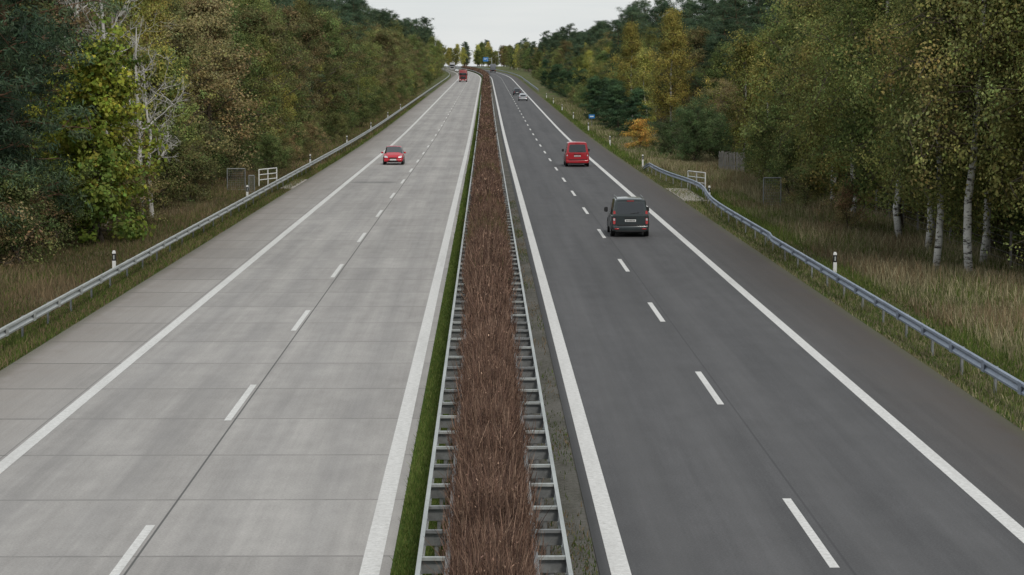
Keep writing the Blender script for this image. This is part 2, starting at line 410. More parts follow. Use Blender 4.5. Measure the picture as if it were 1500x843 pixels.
def tree(name, seed, h, r, base, nl, ncl, lpc, cs, ls, asp, pal, bark, elev=(0.1, 0.7), droop=0.0, tr=0.16,
         prof='round', flat=0.7, wob=0.25, lean=0.0, cj=0.16, limb=None, leafm=None, irr=(.6, 1.25)):
    rng = np.random.default_rng(seed); g = Veg(); pal = np.array(pal, float)
    K = 12; t = np.linspace(0, 1, K)
    wx = np.cumsum(rng.normal(0, wob/3, K)); wy = np.cumsum(rng.normal(0, wob/3, K)); wx[0] = wy[0] = 0
    T = np.stack([wx+lean*t*h, wy, t*h*0.97], 1)
    g.tube(T, tr*(1-t)**0.8+0.02, 8)
    for i in range(nl):
        tp = (i+0.5)/nl; tt = base+(0.97-base)*tp**0.9
        p0 = np.array([np.interp(tt, t, T[:, c]) for c in range(3)])
        az = i*2.4+rng.uniform(-.5, .5)
        if prof == 'round': pr = math.sin(pi*(0.14+0.80*tp))**0.75
        elif prof == 'full': pr = math.sin(pi*(0.30+0.62*tp))**0.8
        elif prof == 'cone': pr = (1-tp)**0.8+0.08
        elif prof == 'bush': pr = math.sqrt(max(0, 1-tp**2))*0.95+0.1
        else: pr = 0.55+0.45*math.sin(pi*tp)
        L = r*pr*rng.uniform(*irr)
        el = rng.uniform(*elev)+(tp**2)*0.7*(prof != 'cone')
        d = np.array([cos(az)*cos(el), sin(az)*cos(el), sin(el)])
        ss = np.linspace(0, 1, 5)
        LP = p0+ss[:, None]*d*L; LP[:, 2] -= droop*L*ss**2; LP[1:-1] += rng.normal(0, 0.05*L, (3, 3))
        r0 = max(0.02, tr*0.36*(1-tt)**0.6+0.01)
        g.tube(LP, r0*(1-ss*0.8), 5, 2)
        lc = pal[rng.integers(len(pal))]
        for c in range(ncl):
            s_ = rng.uniform(0.3, 1.05) if c else 1.0
            q = np.array([np.interp(min(s_, 1), ss, LP[:, a]) for a in range(3)])
            cc = q+rng.normal(0, 0.17*L+0.12, 3)*np.array([1, 1, flat]); cc[2] = max(cc[2], 0.25)
            g.tube(np.array([q, (q+cc)/2+rng.normal(0, .05, 3), cc]), [r0*0.4, r0*.3, 0.006], 3, 2)
            m = int(lpc*rng.uniform(0.5, 1.5)); sz = cs*rng.uniform(0.5, 1.25)
            off = rng.normal(0, 1, (m, 3)); P = cc+off*sz*np.array([1, 1, flat])
            if droop > 0.2: P[:, 2] -= np.abs(rng.normal(0, sz*0.8, m))
            P[:, 2] = np.maximum(P[:, 2], 0.05)
            axd = P-np.array([p0[0], p0[1], p0[2]]); axd /= np.linalg.norm(axd, axis=1)[:, None]+1e-9
            nr = off/(np.linalg.norm(off, axis=1)[:, None]+1e-9)*.8+axd*.5+np.array([0, 0, .25])+rng.normal(0, .42, (m, 3))
            col = (lc*.5+pal[rng.integers(len(pal))]*.5)*rng.uniform(0.62, 1.4)
            g.add(*leaves(rng, P, ls, asp, col, cj, nr), 1)
    return g.mesh(name, [bark, leafm or MLEAF, limb or bark])

def bare(name, seed, h, r, bark, nl=16):
    rng = np.random.default_rng(seed); g = Veg(); K = 10; t = np.linspace(0, 1, K)
    T = np.stack([np.cumsum(rng.normal(0, .12, K)), np.cumsum(rng.normal(0, .12, K)), t*h], 1); T[0, :2] = 0
    g.tube(T, 0.16*(1-t)**.8+.03, 8)
    def br(p0, d, L, r0, lev):
        ss = np.linspace(0, 1, 6); P = p0+ss[:, None]*d*L
        P += np.cumsum(rng.normal(0, .035*L, (6, 3)), 0)*(ss > 0)[:, None]; P[:, 2] += .12*L*ss**2
        g.tube(P, r0*(1-ss*.8), 5 if lev == 0 else 4)
        if lev < 3:
            for k in range(5 if lev < 2 else 4):
                s = rng.uniform(.25, .95); q = np.array([np.interp(s, ss, P[:, a]) for a in range(3)])
                dd = d+rng.normal(0, .6, 3); dd /= np.linalg.norm(dd)
                br(q, dd, L*rng.uniform(.3, .55), r0*.5, lev+1)
    for i in range(nl):
        tt = .3+.68*(i+.5)/nl; p0 = np.array([np.interp(tt, t, T[:, c]) for c in range(3)])
        az = i*2.4+rng.uniform(-.4, .4); el = rng.uniform(.4, 1.1)
        br(p0, np.array([cos(az)*cos(el), sin(az)*cos(el), sin(el)]), r*rng.uniform(.6, 1.2)*(1.1-tt*.6), .08*(1.15-tt), 0)
    return g.mesh(name, [bark])

G1 = [(0.062, 0.080, 0.026), (0.080, 0.097, 0.030), (0.045, 0.063, 0.023), (0.10, 0.11, 0.037)]
G2 = [(0.095, 0.108, 0.032), (0.13, 0.128, 0.037), (0.068, 0.082, 0.027), (0.155, 0.138, 0.04)]
GB = [(0.078, 0.090, 0.030), (0.102, 0.108, 0.034), (0.062, 0.075, 0.027), (0.135, 0.122, 0.036)]
RUST = [(0.125, 0.092, 0.046), (0.105, 0.086, 0.044), (0.088, 0.087, 0.038), (0.15, 0.100, 0.048)]
RUSTG = [(0.10, 0.097, 0.038), (0.075, 0.086, 0.033), (0.125, 0.095, 0.042), (0.065, 0.078, 0.03)]
YEL = [(0.21, 0.18, 0.04), (0.175, 0.16, 0.04), (0.135, 0.135, 0.037), (0.235, 0.19, 0.042)]
LIME = [(0.135, 0.152, 0.018), (0.105, 0.132, 0.018), (0.175, 0.170, 0.022), (0.070, 0.098, 0.02), (0.055, 0.078, 0.018), (.08, .10, .02)]
PN = [(0.034, 0.052, 0.032), (0.046, 0.066, 0.038), (0.027, 0.042, 0.027), (0.055, 0.075, 0.04)]
BUSH = [(0.048, 0.070, 0.028), (0.062, 0.080, 0.032), (0.040, 0.055, 0.026)]
ORG = [(0.22, 0.13, 0.025), (0.24, 0.175, 0.03), (0.16, 0.155, 0.035)]

P = {}
P['oak_a'] = tree('oak_a', 1, 13, 3.9, .10, 42, 7, 88, .38, .17, .66, G1, MBARK, tr=.22)
P['oak_b'] = tree('oak_b', 2, 14.5, 4.2, .12, 42, 7, 88, .40, .17, .66, RUSTG, MBARK, tr=.22)
P['oak_c'] = tree('oak_c', 3, 12, 3.6, .06, 40, 7, 88, .38, .17, .66, RUST, MBARK, tr=.2)
P['oak_d'] = tree('oak_d', 4, 11.5, 3.6, .05, 42, 7, 88, .38, .17, .66, G2, MBARK, tr=.2)
P['birch_a'] = tree('birch_a', 5, 16, 3.5, .25, 54, 8, 92, .40, .135, .62, GB, MBIRCH, elev=(.2, .8), droop=.5, tr=.16, flat=1.0, prof='full', limb=MBARK)
P['birch_b'] = tree('birch_b', 6, 15, 3.2, .22, 52, 8, 92, .40, .135, .62, GB+G2[:2], MBIRCH, elev=(.2, .8), droop=.55, tr=.15, flat=1.0, lean=.06, prof='full', limb=MBARK)
P['birch_y'] = tree('birch_y', 7, 14, 3.3, .12, 44, 7, 96, .40, .15, .62, YEL, MBIRCH, elev=(.4, 1.0), droop=.35, tr=.15, flat=.9, limb=MBARK)
P['birch_s'] = tree('birch_s', 8, 9, 2.0, .10, 32, 5, 80, .32, .13, .6, G2+YEL[1:3]+LIME[:1], MBIRCH, elev=(.5, 1.0), droop=.3, tr=.09, flat=1.0, limb=MBARK)
P['maple'] = tree('maple', 29, 8.7, 2.8, .03, 44, 6, 58, .32, .21, .78, LIME, MBARK, tr=.13, cj=.22, prof='full', irr=(.4, 1.35), elev=(0., .9))
P['pine_a'] = tree('pine_a', 10, 19, 2.8, .42, 30, 7, 115, .38, .28, .18, PN, MPINE, elev=(.0, .5), tr=.2, prof='open', flat=.5, leafm=MPLEAF)
P['pine_b'] = tree('pine_b', 11, 21, 3.0, .50, 26, 7, 115, .40, .28, .18, PN, MPINE, elev=(.0, .5), tr=.22, prof='open', flat=.45, leafm=MPLEAF)
P['pine_c'] = tree('pine_c', 12, 17, 3.5, .12, 46, 7, 115, .40, .28, .18, PN, MPINE, elev=(-.1, .35), tr=.2, prof='round', flat=.5, leafm=MPLEAF)
P['spruce'] = tree('spruce', 13, 7.5, 2.4, .03, 44, 5, 110, .30, .24, .2, [(0.03, .055, .03), (.045, .075, .035), (.025, .04, .025)], MBARK, elev=(-.1, .3), tr=.1, prof='cone', flat=.5, leafm=MPLEAF)
P['shrub_a'] = tree('shrub_a', 14, 4.2, 2.3, .02, 26, 5, 75, .30, .13, .6, G1+RUSTG[:2], MBARK, elev=(.2, 1.0), tr=.06, prof='bush')
P['shrub_b'] = tree('shrub_b', 15, 3.2, 2.0, .02, 24, 5, 75, .28, .12, .6, RUST+G1[:2], MBARK, elev=(.2, 1.0), tr=.05, prof='bush')
P['bush'] = tree('bush', 16, 3.0, 2.9, .0, 60, 6, 110, .26, .18, .16, BUSH, MBARK, elev=(.1, 1.2), tr=.06, prof='bush')
P['orange'] = tree('orange', 17, 2.6, 1.5, .0, 22, 4, 70, .24, .12, .6, ORG, MBARK, elev=(.2, 1.0), tr=.04, prof='bush')
P['dead_a'] = bare('dead_a', 18, 14.5, 3.6, MDEAD)
P['dead_b'] = bare('dead_b', 19, 12.0, 3.4, MDEAD, 14)
LABEL = dict(oak_a='oak_tree', oak_b='oak_tree', oak_c='oak_tree', oak_d='oak_tree', birch_a='birch_tree', birch_b='birch_tree',
             birch_y='birch_tree', birch_s='birch_tree', maple='maple_tree', pine_a='pine_tree', pine_b='pine_tree', pine_c='pine_tree',
             spruce='spruce_tree', shrub_a='shrub', shrub_b='shrub', bush='broom_bush', orange='autumn_bush', dead_a='dead_birch_tree', dead_b='dead_birch_tree')
FAR = bpy.data.collections.new('distant_forest')
rngp = random.Random(11)
def put(kind, x, y, s=1.0, rot=None, far=False, sz=None):
    o = bpy.data.objects.new(('forest_' if far else '')+LABEL[kind], P[kind])
    o.location = W(x, y, -0.05)
    o.rotation_euler = (rngp.uniform(-.04, .04), rngp.uniform(-.04, .04), rngp.uniform(0, 6.28) if rot is None else rot)
    o.scale = (s, s, s*(sz or rngp.uniform(.9, 1.1))); (FAR if far else SC).objects.link(o); return o

# hero trees, left
put('pine_c', -21.0, 92, 1.05); put('pine_c', -20.4, 98.5, 1.0); put('pine_c', -23.5, 101, 1.1)
put('maple', -17.6, 106, 1.0, sz=1); put('maple', -19.2, 109, .9); put('shrub_a', -18.8, 93, .8); put('shrub_b', -19.2, 98, .8); put('shrub_a', -19.3, 103, .8)
put('dead_a', -19.3, 117, .95, sz=1); put('dead_b', -18.3, 122.5, .85, sz=1); put('dead_b', -17.9, 124, .7); put('dead_a', -22.0, 127, 1.1)
put('birch_y', -21.6, 137, .95); put('oak_d', -19.4, 139, .72); put('shrub_b', -18.0, 120, .9); put('shrub_a', -17.8, 129); put('shrub_b', -17.6, 137, .9)
put('oak_b', -25.0, 118, .9); put('oak_c', -24.5, 128, 1.1); put('oak_c', -19.4, 148, .98); put('shrub_a', -18.3, 156, .7)
put('oak_c', -19.2, 164, 1.12); put('oak_a', -19.0, 176, .9); put('oak_d', -18.8, 187, .85); put('oak_b', -19.3, 198, .95); put('birch_y', -18.8, 209, .62); put('oak_a', -19, 219, .9)
# hero trees, right
put('birch_a', 18.5, 88, 1.0); put('birch_b', 17.7, 90.5, .9); put('birch_b', 20.3, 85, 1.0, rot=1); put('birch_a', 20.3, 94, .95)
put('oak_d', 22.0, 100, 1.0); put('birch_b', 22.4, 81, 1.0); put('birch_a', 23, 89, 1.05); put('oak_d', 24, 97, 1.1); put('oak_a', 23, 104, 1.); put('birch_b', 19.4, 101, .95)
put('birch_b', 19.4, 108); put('oak_a', 20.5, 114, .95); put('birch_b', 19.0, 120, .9); put('oak_d', 19.8, 127, .9)
put('birch_a', 20.0, 133, .95); put('oak_d', 20.3, 140, .85); put('oak_a', 20.4, 148, .9); put('birch_b', 20.8, 156); put('shrub_a', 18.2, 139, .8); put('shrub_b', 17.6, 128, .7); put('shrub_a', 18.6, 148, .8); put('shrub_a', 18.9, 159, .9); put('shrub_b', 18, 114, .6)
put('birch_s', 19.8, 168, 1.05); put('birch_s', 21.5, 176, 1.1); put('birch_s', 20.8, 186, 1.15); put('birch_s', 23.5, 190, 1.2); put('birch_y', 26, 182, .7)
put('bush', 17.7, 197, 1.0); put('bush', 20.1, 201, .95); put('bush', 16.3, 207, .7)
put('orange', 15.2, 228, .95); put('orange', 15.9, 232, .9); put('shrub_b', 19.5, 212, 1.2); put('oak_c', 23.0, 222, .62); put('oak_c', 22.5, 214, .5)
put('birch_y', 22.0, 276, 1.0, sz=1.05); put('birch_y', 20.2, 320, .92); put('birch_s', 21.5, 302, 1.1)
for x, y, s in ((17.0, 262, .8), (16.2, 285, .85), (16.8, 305, .9), (15.8, 328, .8), (17.5, 345, .9), (16.0, 372, .8)): put(rngp.choice(['spruce', 'spruce', 'shrub_a']), x, y, s)

def wch(pairs):
    t = sum(w for _, w in pairs); r = rngp.uniform(0, t)
    for k, w in pairs:
        r -= w
        if r <= 0: return k
    return pairs[-1][0]
def rows(side, rows_, Y0, Y1):
    for x, step, pairs, smin, smax in rows_:
        y = Y0+rngp.uniform(0, step)
        while y < Y1:
            st = step*(1 if y < 350 else (1.3 if y < 700 else 1.8))
            put(wch(pairs), side*(x+rngp.uniform(-1.5, 1.5)), y, rngp.uniform(smin, smax), far=(y > 260 or abs(x) > 30))
            y += st*rngp.uniform(.7, 1.3)
front = [('oak_a', 4), ('oak_b', 3), ('oak_c', 2.2), ('oak_d', 3.5), ('birch_b', 1), ('birch_s', 1.2), ('birch_y', .7), ('pine_c', .7)]
mid = [('oak_a', 3), ('oak_b', 3), ('birch_a', 1.5), ('pine_a', 2.5), ('oak_d', 1.5), ('birch_y', 1.0), ('oak_c', 1)]
back = [('pine_a', 4), ('pine_b', 4), ('pine_c', 2), ('oak_a', 1)]
rows(-1, [(19.0, 6.8, front, .58, 1.02)], 228, 900)
rows(-1, [(17.2, 5.5, [('shrub_a', 2), ('shrub_b', 1)], .5, .95)], 166, 700)
rows(-1, [(23.8, 6, mid, .8, 1.1), (29, 7.5, back, .85, 1.03)], 130, 1300)
rows(-1, [(28.0, 6, back+[('oak_b', 2)], .9, 1.05)], 84, 128)
rows(-1, [(36, 8, back+[('pine_c', 3)], .85, 1.05)], 100, 800)
rows(-1, [(20.8, 3.6, [('shrub_a', 2), ('shrub_b', 1.5)], .7, 1.2), (24, 4, [('shrub_a', 1)], .9, 1.4)], 84, 134)
rows(-1, [(22, 4, [('shrub_a', 1)], .9, 1.3)], 134, 240)
rows(1, [(21.5, 6, [('oak_a', 3), ('oak_d', 2), ('spruce', 1.5), ('pine_c', 1.2), ('oak_b', 1.2), ('birch_y', .5)], .5, .8)], 325, 900)
rows(1, [(18.0, 7, [('spruce', 2), ('shrub_a', 3), ('shrub_b', .8)], .5, 1.0)], 390, 800)
rows(1, [(27.5, 6, [('oak_a', 2.5), ('oak_b', 1.3), ('birch_b', 1), ('pine_c', 1.6), ('pine_a', 1.2), ('birch_y', .5)], .68, .92)], 200, 1300)
rows(1, [(27.0, 5, [('oak_a', 3), ('oak_d', 2), ('birch_a', 2), ('pine_c', 1), ('birch_b', 1)], .9, 1.1)], 84, 200)
rows(1, [(33, 7, back, .9, 1.05)], 95, 250); rows(1, [(33, 7, back, .76, .97)], 250, 1100)
rows(1, [(40, 8, back+[('pine_c', 3)], .78, .97)], 100, 900)
rows(1, [(23.0, 4, [('shrub_a', 2), ('shrub_b', 1)], .6, 1.1), (26, 4, [('shrub_a', 1)], .9, 1.3)], 84, 200)
for i in range(60):
    y = 1420+rngp.uniform(0, 260); put(wch([('oak_a', 2), ('birch_y', 2), ('oak_d', 2), ('oak_c', 1), ('pine_c', 1)]), rngp.uniform(-2, 60), y, rngp.uniform(.75, 1.1), far=True)
for i in range(50):
    y = 1400+rngp.uniform(0, 500); put(wch([('pine_c', 2), ('oak_a', 2), ('birch_y', 1), ('oak_b', 1)]), rngp.uniform(-60, -16), y, rngp.uniform(.8, 1.1), far=True)
e = bpy.data.objects.new('distant_forest', None); e.instance_type = 'COLLECTION'; e.instance_collection = FAR; SC.objects.link(e)

# ------------------------------------------------------------------ grasses
def blades(rng, X, Y, H, w, col, cj=.15, lean=.35):
    n = len(X); az = rng.uniform(0, 2*pi, n); d = np.stack([np.cos(az), np.sin(az), np.zeros(n)], 1)
    B = np.stack([X+cx(Y), Y, zr(Y)-0.02], 1)
    la = rng.uniform(0, 2*pi, n); lm = H*np.abs(rng.normal(0, lean, n))
    T = B+np.stack([np.cos(la)*lm, np.sin(la)*lm, H], 1)
    ww = (w*rng.uniform(.6, 1.4, n))[:, None]
    V = np.stack([B-d*ww/2, B+d*ww/2, T+d*ww*.12, T-d*ww*.12], 1).reshape(-1, 3)
    c = col*(1+rng.normal(0, cj, (n, 1)))
    return V, np.arange(4*n).reshape(-1, 4), np.repeat(np.clip(c, .004, 1), 4, 0)
STRAW = np.array([(0.30, .265, .16), (.25, .215, .13), (.36, .31, .195), (.19, .17, .10)])
GRN = np.array([(.085, .125, .03), (.12, .16, .04), (.065, .10, .025), (.15, .165, .055)])
BRN = np.array([(.19, .14, .085), (.23, .17, .10), (.13, .10, .06)])
rng = np.random.default_rng(42)
def field(n, x0, x1, y0, y1, pal, h0, h1, w, lean=.45, patch=None, side=1, ypow=1.6):
    Y = y0+(y1-y0)*rng.random(n)**ypow; X = rng.uniform(x0, x1, n)
    f = np.sin(X*.9+1.3*np.sin(Y*.21)+Y*.07)+np.sin(Y*.31+X*.4)
    if patch is not None:
        f2 = np.sin(X*patch[0]+Y*patch[1]*.37+3*np.sin(Y*.11+patch[2]))+np.sin(Y*patch[1]+patch[2]+2*np.sin(X*.9))
        k = f2+rng.normal(0, .5, n) > patch[3]; X, Y, f = X[k], Y[k], f[k]
    n = len(X); H = rng.uniform(h0, h1, n)*(1+.22*f); c = pal[rng.integers(len(pal), size=n)]*(1+.1*f)[:, None]
    return blades(rng, X*side, Y, H, w, c, lean=lean)
g = Veg()
g.add(*field(36000, 14.3, 21.5, 52, 190, STRAW, .2, .55, .030), 0)
g.add(*field(60000, 13.4, 22, 52, 190, GRN, .12, .42, .03, patch=(.8, .23, 1., -.4)), 0)
g.add(*field(16000, 14.0, 20, 60, 190, BRN, .3, .7, .03, patch=(.5, .3, 4., .3)), 0)
g.add(*field(34000, 11.95, 14.4, 45, 200, GRN, .04, .14, .03), 0)
g.add(*field(14000, 13.4, 16.2, 112, 150, GRN*1.2, .1, .3, .035, ypow=1.0), 0)
g.add(*field(26000, 11.9, 14.4, 45, 200, STRAW*.85, .04, .15, .03), 0)
g.add(*field(26000, 12.0, 18, 190, 480, GRN*1.05, .1, .35, .06), 0)
g.add(*field(15000, 13.0, 20, 185, 480, STRAW, .2, .5, .06), 0)
ty, tx, = [], []
for y in sect(44, 140, 4):
    n = 90; ty.append(rng.normal(y, .2, n)); tx.append(rng.normal(rx(y)+.10, .15, n))
ty, tx = np.concatenate(ty), np.concatenate(tx)
g.add(*blades(rng, tx, ty, rng.uniform(.12, .38, len(tx)), .025, np.concatenate([STRAW*.8, GRN])[rng.integers(8, size=len(tx))], lean=.4), 0)
obj('verge_grass', g.mesh('verge_grass', [MGRASS]))
g = Veg()
g.add(*field(40000, -20.5, -14.2, 66, 180, BRN*.9, .10, .36, .03), 0)
g.add(*field(18000, -20.5, -14.0, 66, 180, STRAW*.6, .12, .36, .03, patch=(.7, .2, 2., .2)), 0)
g.add(*field(50000, -20.5, -13.5, 66, 180, GRN*.85, .08, .26, .03, patch=(.8, .25, 5., -.9)), 0)
g.add(*field(34000, -14.2, -12.95, 52, 220, GRN*.95, .04, .17, .028), 0)
g.add(*field(18000, -14.2, -12.95, 52, 220, BRN, .05, .2, .028), 0)
g.add(*field(20000, -17, -12.95, 180, 500, GRN, .1, .3, .06), 0)
g.add(*field(12000, -17, -13.2, 180, 500, BRN, .15, .4, .06), 0)
obj('verge_grass', g.mesh('verge_grass', [MGRASS]))
g = Veg()
g.add(*field(60000, -1.50, -0.45, 28, 110, GRN*1.0, .03, .12, .018), 0)
g.add(*field(20000, -1.50, -0.6, 110, 400, GRN*1.0, .05, .16, .04), 0)
g.add(*field(9000, 1.0, 1.78, 28, 140, GRN*.8, .03, .12, .02, patch=(2., .5, 1., .3)), 0)
g.add(*field(5000, 1.0, 1.78, 28, 140, BRN, .03, .12, .02, patch=(2., .7, 3., .3)), 0)
obj('median_grass', g.mesh('median_grass', [MGRASS]))

# ------------------------------------------------------------------ median hedge
g = Veg()
HB = np.array([(.125, .076, .056), (.092, .057, .045), (.160, .100, .073), (.062, .041, .034), (.20, .135, .098)])
HG = np.array([(.10, .10, .045), (.13, .11, .05), (.15, .10, .06)])
def hh(Y):
    f = 1/(1+np.exp(-(Y-73)/2.0))
    h = 1.20+.42*f+.10*np.sin(Y*.9)+.09*np.sin(Y*2.3+1)+.06*np.sin(Y*5.1)
    w = .57+.12*f+.06*np.sin(Y*1.3)+.06*np.sin(Y*3.7)+.05*np.sin(Y*7.9)
    return h, w
def shoots(n, y0, y1, zlo, zhi, l0, l1, wd, spread, gain, hj=.25, edge=1.1, lens=False):
    Y = rng.uniform(y0, y1, n); h, w = hh(Y); u = rng.uniform(-edge, edge, n)
    Z = h*(1-.35*np.minimum(np.abs(u), 1)**3)*rng.uniform(zlo, zhi, n)
    Bp = np.stack([.07+u*w+cx(Y), Y, zr(Y)+Z], 1); L = rng.uniform(l0, l1, n)
    az = rng.uniform(0, 2*pi, n); sp = np.abs(rng.normal(0, spread, n))
    d = np.stack([np.cos(az)*sp+.12*u, np.sin(az)*sp, np.ones(n)], 1)
    T = Bp+d*L[:, None]; a2 = rng.uniform(0, 2*pi, n); s = np.stack([np.cos(a2), np.sin(a2), 0*az], 1)*(wd*rng.uniform(.6, 1.4, n))[:, None]*.5
    if lens:
        Mi = Bp*.55+T*.45; V = np.stack([Bp, Mi+s, T, Mi-s], 1).reshape(-1, 3)
    else:
        V = np.stack([Bp-s, Bp+s, T+s*.3, T-s*.3], 1).reshape(-1, 3)
    c = HB[rng.integers(len(HB), size=n)]*(gain*(1+rng.normal(0, hj, (n, 1))))
    gm = (np.sin(Y*.35)+np.sin(Y*.13+1)+rng.normal(0, .8, n) > 1.3) & (Y > 66)
    c = np.where((gm & (rng.random(n) < .7))[:, None], HG[rng.integers(len(HG), size=n)], c)
    c = c*(1+.14*np.sin(Y*1.7+2*np.sin(Y*.4)))[:, None]
    g.add(V, np.arange(4*n).reshape(-1, 4), np.repeat(np.clip(c, .008, 1), 4, 0), 0)
def hedge(y0, y1, ns, nlf, sw, ls):
    D = y1-y0
    # main stems from the ground
    n = int(D*ns); Y = rng.uniform(y0, y1, n); h, w = hh(Y); u = rng.uniform(-1, 1, n)
    H = h*(1-.35*np.abs(u)**3)*rng.uniform(.72, 1.16, n)
    g.add(*blades(rng, .07+u*w*.85, Y, H, sw*1.2, HB[rng.integers(len(HB), size=n)]*1.05, cj=.3, lean=.09), 0)
    # upright side shoots, sticking out of the top
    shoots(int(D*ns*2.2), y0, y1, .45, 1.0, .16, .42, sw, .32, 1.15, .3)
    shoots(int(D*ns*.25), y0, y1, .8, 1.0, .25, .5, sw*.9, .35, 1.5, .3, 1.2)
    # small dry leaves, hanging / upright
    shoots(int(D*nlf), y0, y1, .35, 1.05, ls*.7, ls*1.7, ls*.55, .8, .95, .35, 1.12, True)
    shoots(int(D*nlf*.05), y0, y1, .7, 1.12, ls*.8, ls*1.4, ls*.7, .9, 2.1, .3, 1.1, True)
hedge(24, 60, 330, 2000, .013, .036)
hedge(60, 110, 200, 1200, .019, .05)
hedge(110, 220, 90, 520, .034, .09)
hedge(220, 480, 30, 220, .06, .16)
hedge(480, 1250, 10, 60, .12, .32)
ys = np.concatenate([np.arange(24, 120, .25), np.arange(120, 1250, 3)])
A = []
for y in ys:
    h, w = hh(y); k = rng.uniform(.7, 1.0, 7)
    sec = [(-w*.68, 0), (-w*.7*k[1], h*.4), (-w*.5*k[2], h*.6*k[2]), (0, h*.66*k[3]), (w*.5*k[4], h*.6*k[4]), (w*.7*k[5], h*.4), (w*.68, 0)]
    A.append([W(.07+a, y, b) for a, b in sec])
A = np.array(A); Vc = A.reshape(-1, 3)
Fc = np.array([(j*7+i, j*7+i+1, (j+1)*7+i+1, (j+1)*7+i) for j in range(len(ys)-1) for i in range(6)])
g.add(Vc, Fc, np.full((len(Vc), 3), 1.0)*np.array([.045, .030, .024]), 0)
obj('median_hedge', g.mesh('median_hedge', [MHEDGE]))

# ------------------------------------------------------------------ street furniture
def delineator(x, y):
    mb = MB(); b = Vector(W(x, y))
    mb.box((0, 0, .30), (.13, .10, .60), 0); mb.box((0, 0, .74), (.128, .098, .28), 1)
    mb.box((0, 0, .91), (.13, .10, .06), 0); mb.box((0, 0, .96), (.11, .085, .05), 0, rx=.25, taper=.8)
    mb.box((0, -.053, .74), (.045, .008, .16), 2)
    o = mb.obj('delineator_post', [MWHITE, MBLACK, MGALVL]); o.location = b
for y in (39, 89, 139, 189, 239, 289, 339, 389): delineator(-14.35, y)
for y in (38, 88, 138): delineator(13.35, y)
for y in (188, 238, 288, 338, 388, 438, 488): delineator(12.75, y)

def mesh_gate(x, y, w=1.5, h=1.75):
    mb = MB()
    for a in (-w/2, w/2): mb.tube((a, 0, 0), (a, 0, h), .04, mi=0)
    mb.tube((-w/2, 0, h), (w/2, 0, h), .035, mi=0); mb.tube((-w/2, 0, .15), (w/2, 0, .15), .03, mi=0)
    for i in range(1, 9): mb.tube((-w/2+w*i/9, 0, .15), (-w/2+w*i/9, 0, h), .007, mi=1, seg=4)
    for i in range(1, 9): mb.tube((-w/2, .012, .15+(h-.15)*i/9), (w/2, .012, .15+(h-.15)*i/9), .007, mi=1, seg=4)
    o = mb.obj('mesh_gate', [MGALVD, MGALVD]); o.location = W(x, y)
mesh_gate(-16.2, 150, 1.15, 1.5); mesh_gate(-14.9, 147, .35, 1.2); mesh_gate(16.5, 133, 1.0, 1.7)
def railing(x, y, L=1.1, rz=0.):
    mb = MB()
    for t in (-.5, 0, .5): mb.tube((0, t*L*3, 0), (0, t*L*3, 1.15), .045)
    for z in (1.15, .8, .45): mb.tube((0, -1.5*L, z), (0, 1.5*L, z), .035)
    o = mb.obj('hand_railing', [MWHITE]); o.location = W(x, y); o.rotation_euler[2] = rz
railing(-14.9, 158, 1.0, -.32); railing(13.95, 153, 1.0, .30)
mb = MB()
for i in range(22): mb.box(W(21.0, 72+i*4, .75), (.08, .08, 1.5), 0)
for z in (.3, .6, .9, 1.2, 1.45):
    for i in range(21): mb.tube(W(21, 72+i*4, z), W(21, 76+i*4, z), .008, seg=4, cap=False, mi=1)
mb.obj('wire_fence', [MWOOD, MGALVD])
mb = MB()
for i in range(18):
    mb.box((i*.22-1.9, rngp.uniform(-.03, .03), .75+rngp.uniform(-.06, .06)), (.12, .03, 1.6), 0, rz=rngp.uniform(-.05, .05))
mb.box((0, .05, .5), (4.1, .04, .09)); mb.box((0, .05, 1.2), (4.1, .04, .09))
o = mb.obj('wooden_fence', [MWOOD]); o.location = W(18.9, 178); o.rotation_euler[2] = -1.15
mb = MB(); mb.tube((0, 0, 0), (0, 0, 1.6), .03, mi=1); mb.box((0, -.05, 1.45), (.75, .02, .5), 0); mb.box((0, -.066, 1.45), (.5, .008, .14), 2)
o = mb.obj('kilometre_sign', [MBLUE, MGALVD, MWHITE]); o.location = W(13.7, 300)
mb = MB(); mb.tube((0, 0, 0), (0, 0, 6.6), .16, mi=1); mb.tube((0, 0, 6.0), (-4.2, 0, 6.0), .10, mi=1); mb.tube((0, 0, 5.0), (-4.2, 0, 5.0), .08, mi=1)
mb.box((-3.1, -.25, 5.5), (2.7, .08, 2.2), 0); mb.box((-3.1, -.30, 6.0), (1.8, .02, .2), 2); mb.box((-3.4, -.30, 5.4), (1.2, .02, .2), 2)
mb.box((-2.2, -.30, 5.1), (.12, .02, .8), 2)
o = mb.obj('motorway_sign', [MBLUE, MGALVL, MWHITE]); o.location = W(12.9, 1200)

# ------------------------------------------------------------------ vehicles
def paint(name, col, metal=0.0, rough=.28):
    m, nt, out = new_mat(name)
    f = NOISE(nt, COORD(nt), 2.5, 3, .5)
    c = MIX(nt, RAMP(nt, f, .3, .7), tuple(a*.92 for a in col), tuple(min(1, a*1.06) for a in col))
    principled(nt, out, c, rough, metal=metal, coat=.6); return m
MGLASS = simple('car_glass', (0.018, 0.022, 0.026), 0.07, spec=.8)
MTYRE = simple('tyre_rubber', (0.018, 0.018, 0.018), 0.85)
MRIM = simple('alloy_rim', (0.45, 0.46, 0.47), 0.35, metal=.8)
MTAIL = simple('tail_lamp_red', (0.45, 0.012, 0.012), 0.2, coat=.5)
MLAMP = simple('head_lamp', (0.72, 0.74, 0.76), 0.12, metal=.3, coat=.5)
MTRIM = simple('black_trim', (0.02, 0.02, 0.021), 0.6)
MPLATE = simple('number_plate_white', (0.75, 0.75, 0.74), 0.4)
MUNDER = simple('underbody', (0.01, 0.01, 0.01), 0.9)

